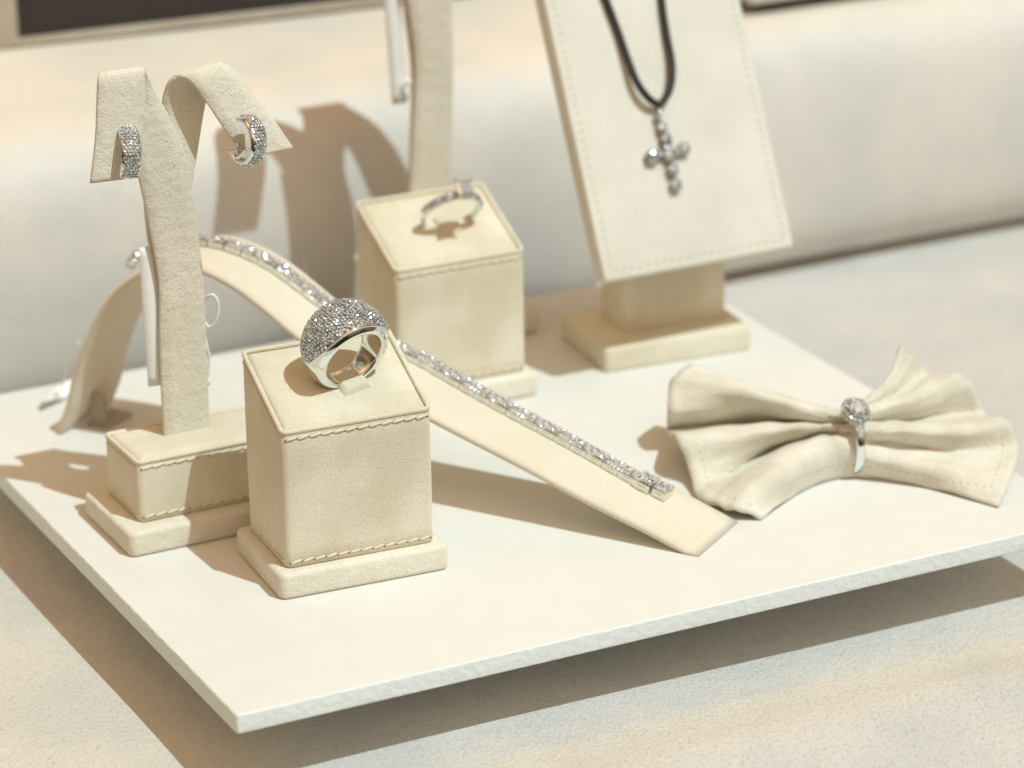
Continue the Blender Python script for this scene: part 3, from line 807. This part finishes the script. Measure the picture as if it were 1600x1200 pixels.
def pp(u, l_, k=0.0):            # point of the panel in the stand's own frame
    q_ = np.array([u, PV, z_b]) + PD * l_ + PN * k
    return FN.loc(FP(*q_))
mb = MB(); rings = []
for k, ins in ((-PT, 0.05), (-PT + 0.05, 0), (-0.06, 0), (-0.02, 0.02), (0.0, 0.07)):
    rings.append([pp(u, l_, k) for u, l_, _ in rrect(x0, x1, 0, PL, 0.12, ins, lambda x, y: 0, 4, 8)])
mb.loft(rings); panel = mb.build('panel', M_PANEL, ns)
mb = MB(); hb = MB()
q = 0.27
def row_(a, b):
    a, b = np.array(a), np.array(b); L = np.linalg.norm(b - a); n_ = int(L / 0.25)
    for k in range(n_):
        u, l_ = a + (b - a) * (k + 0.3) / n_; u2, l2 = a + (b - a) * (k + 0.85) / n_
        p_, p2_ = pp(u, l_, 0.006), pp(u2, l2, 0.006); pn_ = pp(u, l_, 1.006) - p_; hb.ell((p_ + p2_) / 2, ((p2_ - p_) * 0.30, np.cross(pn_, (p2_ - p_)) * 0.22, pn_ * 0.012), 6, 4)
row_((x0 + q, 0.3), (x0 + q, PL - .3)); row_((x1 - q, 0.3), (x1 - q, PL - .3)); row_((x0 + q, q), (x1 - q, q))
M_BEZEL = plain('darkened_silver', (0.50, 0.49, 0.46), 0.25, 1.0, bscale=400)
M_SEAM = plain('seam_thread', (0.47, 0.40, 0.28), 0.9); hb.build('stitching', M_SEAM, panel)
mb = MB()
nk = [FN.loc(at(u, v, NH)) for u, v in ((975, 521),)][0]
slab(mb, nk[0], nk[0] + 3.25, nk[1], nk[1] + 1.7, NH - 0.02, z_b + 3.6, 0.08, 0.05)
mb.build('neck_block', M_SUEDE, ns)

# necklace
PNw = FP(*PN) - FP(0, 0, 0)
p_origin = FN(*pp(0, 0, 0))
def pn(u, v, k=0.1): return on_plane(u, v, p_origin + PNw * k, PNw)
nko = pn(1030, 162)
nk_ = thing('cross_necklace', 'black cord necklace with a small diamond cross pendant hanging over the tilted panel', 'necklace', nko)
mb = MB()
L_ = [pn(905, -120, .12), pn(925, -60, .12), pn(947, 0, .12), pn(966, 50, .13), pn(980, 90, .2), pn(995, 128, .3), pn(1012, 152, .3), pn(1027, 163, .22)]
R_ = [pn(1030, -120, .12), pn(1031, -60, .12), pn(1034, 0, .12), pn(1041, 50, .14), pn(1049, 92, .2), pn(1050, 122, .26), pn(1044, 146, .26), pn(1032, 162, .22)]
mb.tube(spline(L_ + R_[::-1], 6), 0.105, 8); mb.build('cord', M_CORD, nk_, nko)
pend = MB(); setg = MB()
stones = [(1033, 163, .10, .30), (1028, 182, .09, .25), (1034, 200, .17, .18), (1040, 219, .19, .18), (1046, 243, .21, .2), (1051, 266, .19, .18), (1056, 289, .19, .18),
          (1018, 246, .21, .18), (1068, 233, .20, .18), (1032, 240, .14, .18), (1058, 236, .14, .18)]
cross_setting = MB()
for u, v, r_, k in stones:
    c_ = pn(u, v, k * 0.6 + 0.03); pend.gem(c_ + PNw * 0.03, PNw + (rng.random(3) - .5) * 0.7, r_ * 0.98)
    setg.tube([c_ - PNw * 0.12, c_ + PNw * 0.015], [r_ * 0.75, r_ * 1.02], 12)
    pu = np.cross(PNw, (0, 0, 1.0)); pu /= np.linalg.norm(pu); pv = np.cross(PNw, pu)
    for a in (0.79, 2.36, 3.93, 5.5):
        setg.ell(c_ + PNw * 0.05 + (pu * math.cos(a) + pv * math.sin(a)) * r_ * 0.95, (pu * 0.035, pv * 0.035, PNw * 0.05), 6, 4)
setg.tube([pn(1033, 200, .12), pn(1056, 289, .12)], 0.05, 8); setg.tube([pn(1018, 246, .12), pn(1068, 233, .12)], 0.05, 8); setg.tube([pn(1033, 163, .2), pn(1028, 182, .16), pn(1033, 200, .12)], 0.05, 8)
so = setg.build('cross_pendant', M_BEZEL, nk_, nko)
pend.build('pendant_stones', M_GEM, so, nko)

# ------------------------------------------------------------------ bow with ring
rows = [
 [(1079, 573, 2.0), (1062, 581, 2.05), (1046, 599, 1.9), (1043, 640, 1.35), (1043, 672, 0.5), (1056, 684, 1.15), (1077, 735, 0.42), (1090, 776, 0.14), (1122, 789, 0.28), (1152, 797, 0.3), (1190, 811, 0.06)],
 [(1178, 605, 1.75), (1176, 611, 1.85), (1174, 622, 1.75), (1176, 646, 1.15), (1179, 662, 0.68), (1184, 671, 1.22), (1186, 698, 0.72), (1180, 720, 0.18), (1194, 727, 0.92), (1218, 746, 0.85), (1240, 773, 0.05)],
 [(1272, 632, 1.5), (1272, 635, 1.6), (1271, 641, 1.6), (1272, 652, 1.4), (1274, 659, 1.02), (1275, 665, 1.36), (1276, 674, 1.12), (1274, 681, 0.8), (1280, 688, 1.15), (1284, 715, 0.8), (1284, 753, 0.04)],
 [(1318, 641, 1.5), (1318, 643, 1.58), (1318, 648, 1.6), (1319, 656, 1.45), (1319, 661, 1.28), (1320, 665, 1.38), (1320, 671, 1.35), (1320, 676, 1.2), (1321, 686, 1.15), (1322, 708, 0.8), (1323, 745, 0.04)],
 [(1352, 628, 1.65), (1354, 632, 1.7), (1357, 638, 1.6), (1362, 646, 1.5), (1368, 655, 1.22), (1372, 661, 0.98), (1377, 666, 1.38), (1378, 676, 1.3), (1378, 694, 0.85), (1376, 716, 0.72), (1372, 747, 0.03)],
 [(1386, 590, 2.1), (1394, 600, 1.95), (1408, 612, 1.65), (1428, 618, 1.7), (1446, 634, 1.3), (1452, 655, 0.75), (1464, 662, 1.25), (1474, 675, 1.3), (1470, 705, 0.66), (1460, 733, 0.56), (1448, 761, 0.03)],
 [(1408, 539, 2.6), (1426, 561, 2.15), (1452, 584, 1.55), (1488, 583, 1.85), (1516, 596, 1.7), (1540, 646, 0.7), (1556, 655, 1.2), (1577, 662, 1.35), (1592, 704, 0.72), (1578, 752, 0.42), (1560, 793, 0.03)],
]
G3 = np.array([[at(*p_) for p_ in r_] for r_ in rows])          # 7 x 11 x 3
Gc = np.array([spline(G3[i], 7) for i in range(G3.shape[0])])    # across
Gf = np.array([spline(Gc[:, j], 10) for j in range(Gc.shape[1])]).transpose(1, 0, 2)
for i in range(Gf.shape[0]):
    for j in range(Gf.shape[1]):
        p_ = Gf[i, j]; u_ = abs(i / (Gf.shape[0] - 1) - 0.5) * 2; p_[2] = max(0.05, p_[2] + 0.03 * math.sin(p_[0] * 2.1 + p_[1] * 1.7) + 0.035 * (0.35 + u_ * (1.3 - u_)) * math.sin(j * 1.15 + 1.7 * math.sin(i * 0.21)) + 0.02 * math.sin(i * 0.9 + j * 0.5))
ctrb = at(1320, 720); bow = thing('suede_bow', 'pale cream suede cloth pinched into a bow shape by a ring', 'bow cloth', ctrb)
mb = MB(); ni, nj = Gf.shape[:2]
mb.add(Gf.reshape(-1, 3), [(i * nj + j, i * nj + j + 1, (i + 1) * nj + j + 1, (i + 1) * nj + j) for i in range(ni - 1) for j in range(nj - 1)])
cloth = mb.build('folded_cloth', M_BOW, bow, ctrb, solid=0.10)
hb = MB()
def gnorm(i, j):
    a = Gf[min(i + 1, ni - 1), j] - Gf[max(i - 1, 0), j]; b = Gf[i, min(j + 1, nj - 1)] - Gf[i, max(j - 1, 0)]
    n_ = np.cross(a, b); n_ /= (np.linalg.norm(n_) + 1e-9); return n_ if n_ @ view > 0 else -n_
def dash(idx, pitch=0.21):
    P_ = np.array([Gf[i, j] for i, j in idx]); N_ = np.array([gnorm(i, j) for i, j in idx])
    L = np.concatenate([[0], np.cumsum(np.linalg.norm(np.diff(P_, axis=0), axis=1))])
    for s0 in np.arange(0.05, L[-1] - pitch, pitch):
        f = lambda q_: np.array([np.interp(q_, L, P_[:, c]) for c in range(3)])
        a, b = f(s0), f(s0 + pitch * 0.62); nn = np.array([np.interp(s0, L, N_[:, c]) for c in range(3)])
        d = b - a; hb.ell((a + b) / 2 + nn * 0.045, (d * 0.5, np.cross(d, nn) / (np.linalg.norm(d) + 1e-9) * 0.02, nn * 0.012), 6, 4)
dash([(i, nj - 5) for i in range(10, ni - 2)]); dash([(2, j) for j in range(3, nj - 3)]); dash([(ni - 3, j) for j in range(3, nj - 3)])
dash([(i, 3) for i in range(3, 26)])
hb.build('stitching', M_SEAM, cloth, ctrb)

# ring round the bow
rb = at(1324, 749, 0.0); rad = 0.90
axb = np.array([math.cos(R(14)), math.sin(R(14)), 0]); upb = np.array([0.02, -0.12, 1.0]); upb /= np.linalg.norm(upb); sdb = np.cross(upb, axb); sdb /= np.linalg.norm(sdb)
cb_ = rb + np.array([0.15, 0.42, 0.90])
brg = thing('halo_ring', 'small ring with a round clustered diamond, clasped round the middle of the suede bow', 'ring', cb_)
mb = MB(); rings = []
PB = lambda ph, a, r_: cb_ + (upb * math.cos(ph) - sdb * math.sin(ph) * 0.78) * r_ + axb * a
for i in range(72):
    ph = 2 * math.pi * i / 72; wd_ = 0.125
    rings.append([PB(ph, a * wd_, rad + b * 0.06) for a, b in ((-1, -.6), (-1, .6), (-.6, 1), (.6, 1), (1, .6), (1, -.6), (.5, -1), (-.5, -1))])
rings.append(rings[0]); mb.loft(rings, False, False); mb.build('band', M_GOLD, brg, cb_)
top = PB(R(14), 0.0, rad + 0.24); nt_ = (top - cb_) / np.linalg.norm(top - cb_); nt_ = nt_ + np.array([0.25, -0.45, 0]); nt_ /= np.linalg.norm(nt_)
gm = MB(); gm.gem(top + nt_ * 0.05, nt_, 0.24); gm.build('centre_stone', M_GEM2, brg, cb_)
t1 = np.cross(nt_, axb); t1 /= np.linalg.norm(t1); t2 = np.cross(nt_, t1)
gm = MB(); cl = MB()
for k in range(16):
    a = k * math.pi / 8; p_ = top + (t1 * math.cos(a) + t2 * math.sin(a)) * 0.31; gm.gem(p_ - nt_ * 0.04, nt_ + (rng.random(3) - .5) * .9, 0.066)
for k in range(18):
    a = k * math.pi / 9 + .1; p_ = top + (t1 * math.cos(a) + t2 * math.sin(a)) * 0.37 - nt_ * 0.14; gm.gem(p_, (p_ - top) + nt_ * .1 + (rng.random(3) - .5) * .3, 0.066)
for k in range(-4, 5):
    if abs(k) < 2: continue
    p_ = PB(R(14) + k * 0.16, 0, rad + 0.06); gm.gem(p_, (p_ - cb_) + (rng.random(3) - .5) * .4, 0.08)
gm.build('halo_stones', M_GEM, brg, cb_)
for k in range(6):
    a = k * math.pi / 3 + 0.4; p_ = top + (t1 * math.cos(a) + t2 * math.sin(a)) * 0.27 + nt_ * 0.08; cl.ell(p_, ((.04, 0, 0), (0, .04, 0), (0, 0, .04)), 7, 5)
cl.tube([top - nt_ * 0.22, top - nt_ * 0.06], [0.24, 0.35], 20); cl.build('claw_setting', M_GOLD, brg, cb_)

# ------------------------------------------------------------------ things on the step behind
ZS = 6.46
TL = TRAY.loc
c1 = TL(at(30, 73, ZS)); c2_ = TL(at(560, -2, ZS))
bx = thing('dark_display_case', 'dark lined display case with a grey beige frame, far back at the top left', 'display case', TRAY(c1[0], c1[1], ZS), R(21.5))
Wd, Hd, Dd = 17.0, 4.5, 8.0
mb = MB()
for (a, b, c_, d_) in ((-1.2, 0.0, 0, Hd), (Wd, Wd + 0.9, 0, Hd), (0.0, Wd, 0, 0.2), (0.0, Wd, Hd, Hd + 0.6)):
    slab(mb, a, b, 0.0, 0.9, c_ + 0.003, d_, 0.05, 0.04)
slab(mb, -1.2, Wd + 0.9, 0.9, Dd, 0.003, Hd + 0.6, 0.1, 0.05)
mb.build('frame', M_BOXRIM, bx)
mb = MB(); mb.box((Wd / 2, 0.6, Hd / 2 + .1), ((Wd / 2, 0, 0), (0, 0.3, 0), (0, 0, Hd / 2 - .1))); mb.build('dark_lining', M_DARK, bx)
c3 = TL(at(1172, 14, ZS))
c3[0] += 0.0
bt = thing('low_display_tray', 'low pale suede tray standing far back at the top right, only its edge in view', 'display tray', TRAY(c3[0], c3[1], ZS), TRAY.a)
mb = MB(); slab(mb, 0.2, 12.2, 0.15, 8, 0.003, 0.12, 0.1, 0.04); mb.build('foot', M_DARK, bt)
mb = MB(); slab(mb, 0, 12.4, 0, 8.4, 0.12, 1.2, 0.15, 0.06); mb.build('tray_body', M_STEP, bt)
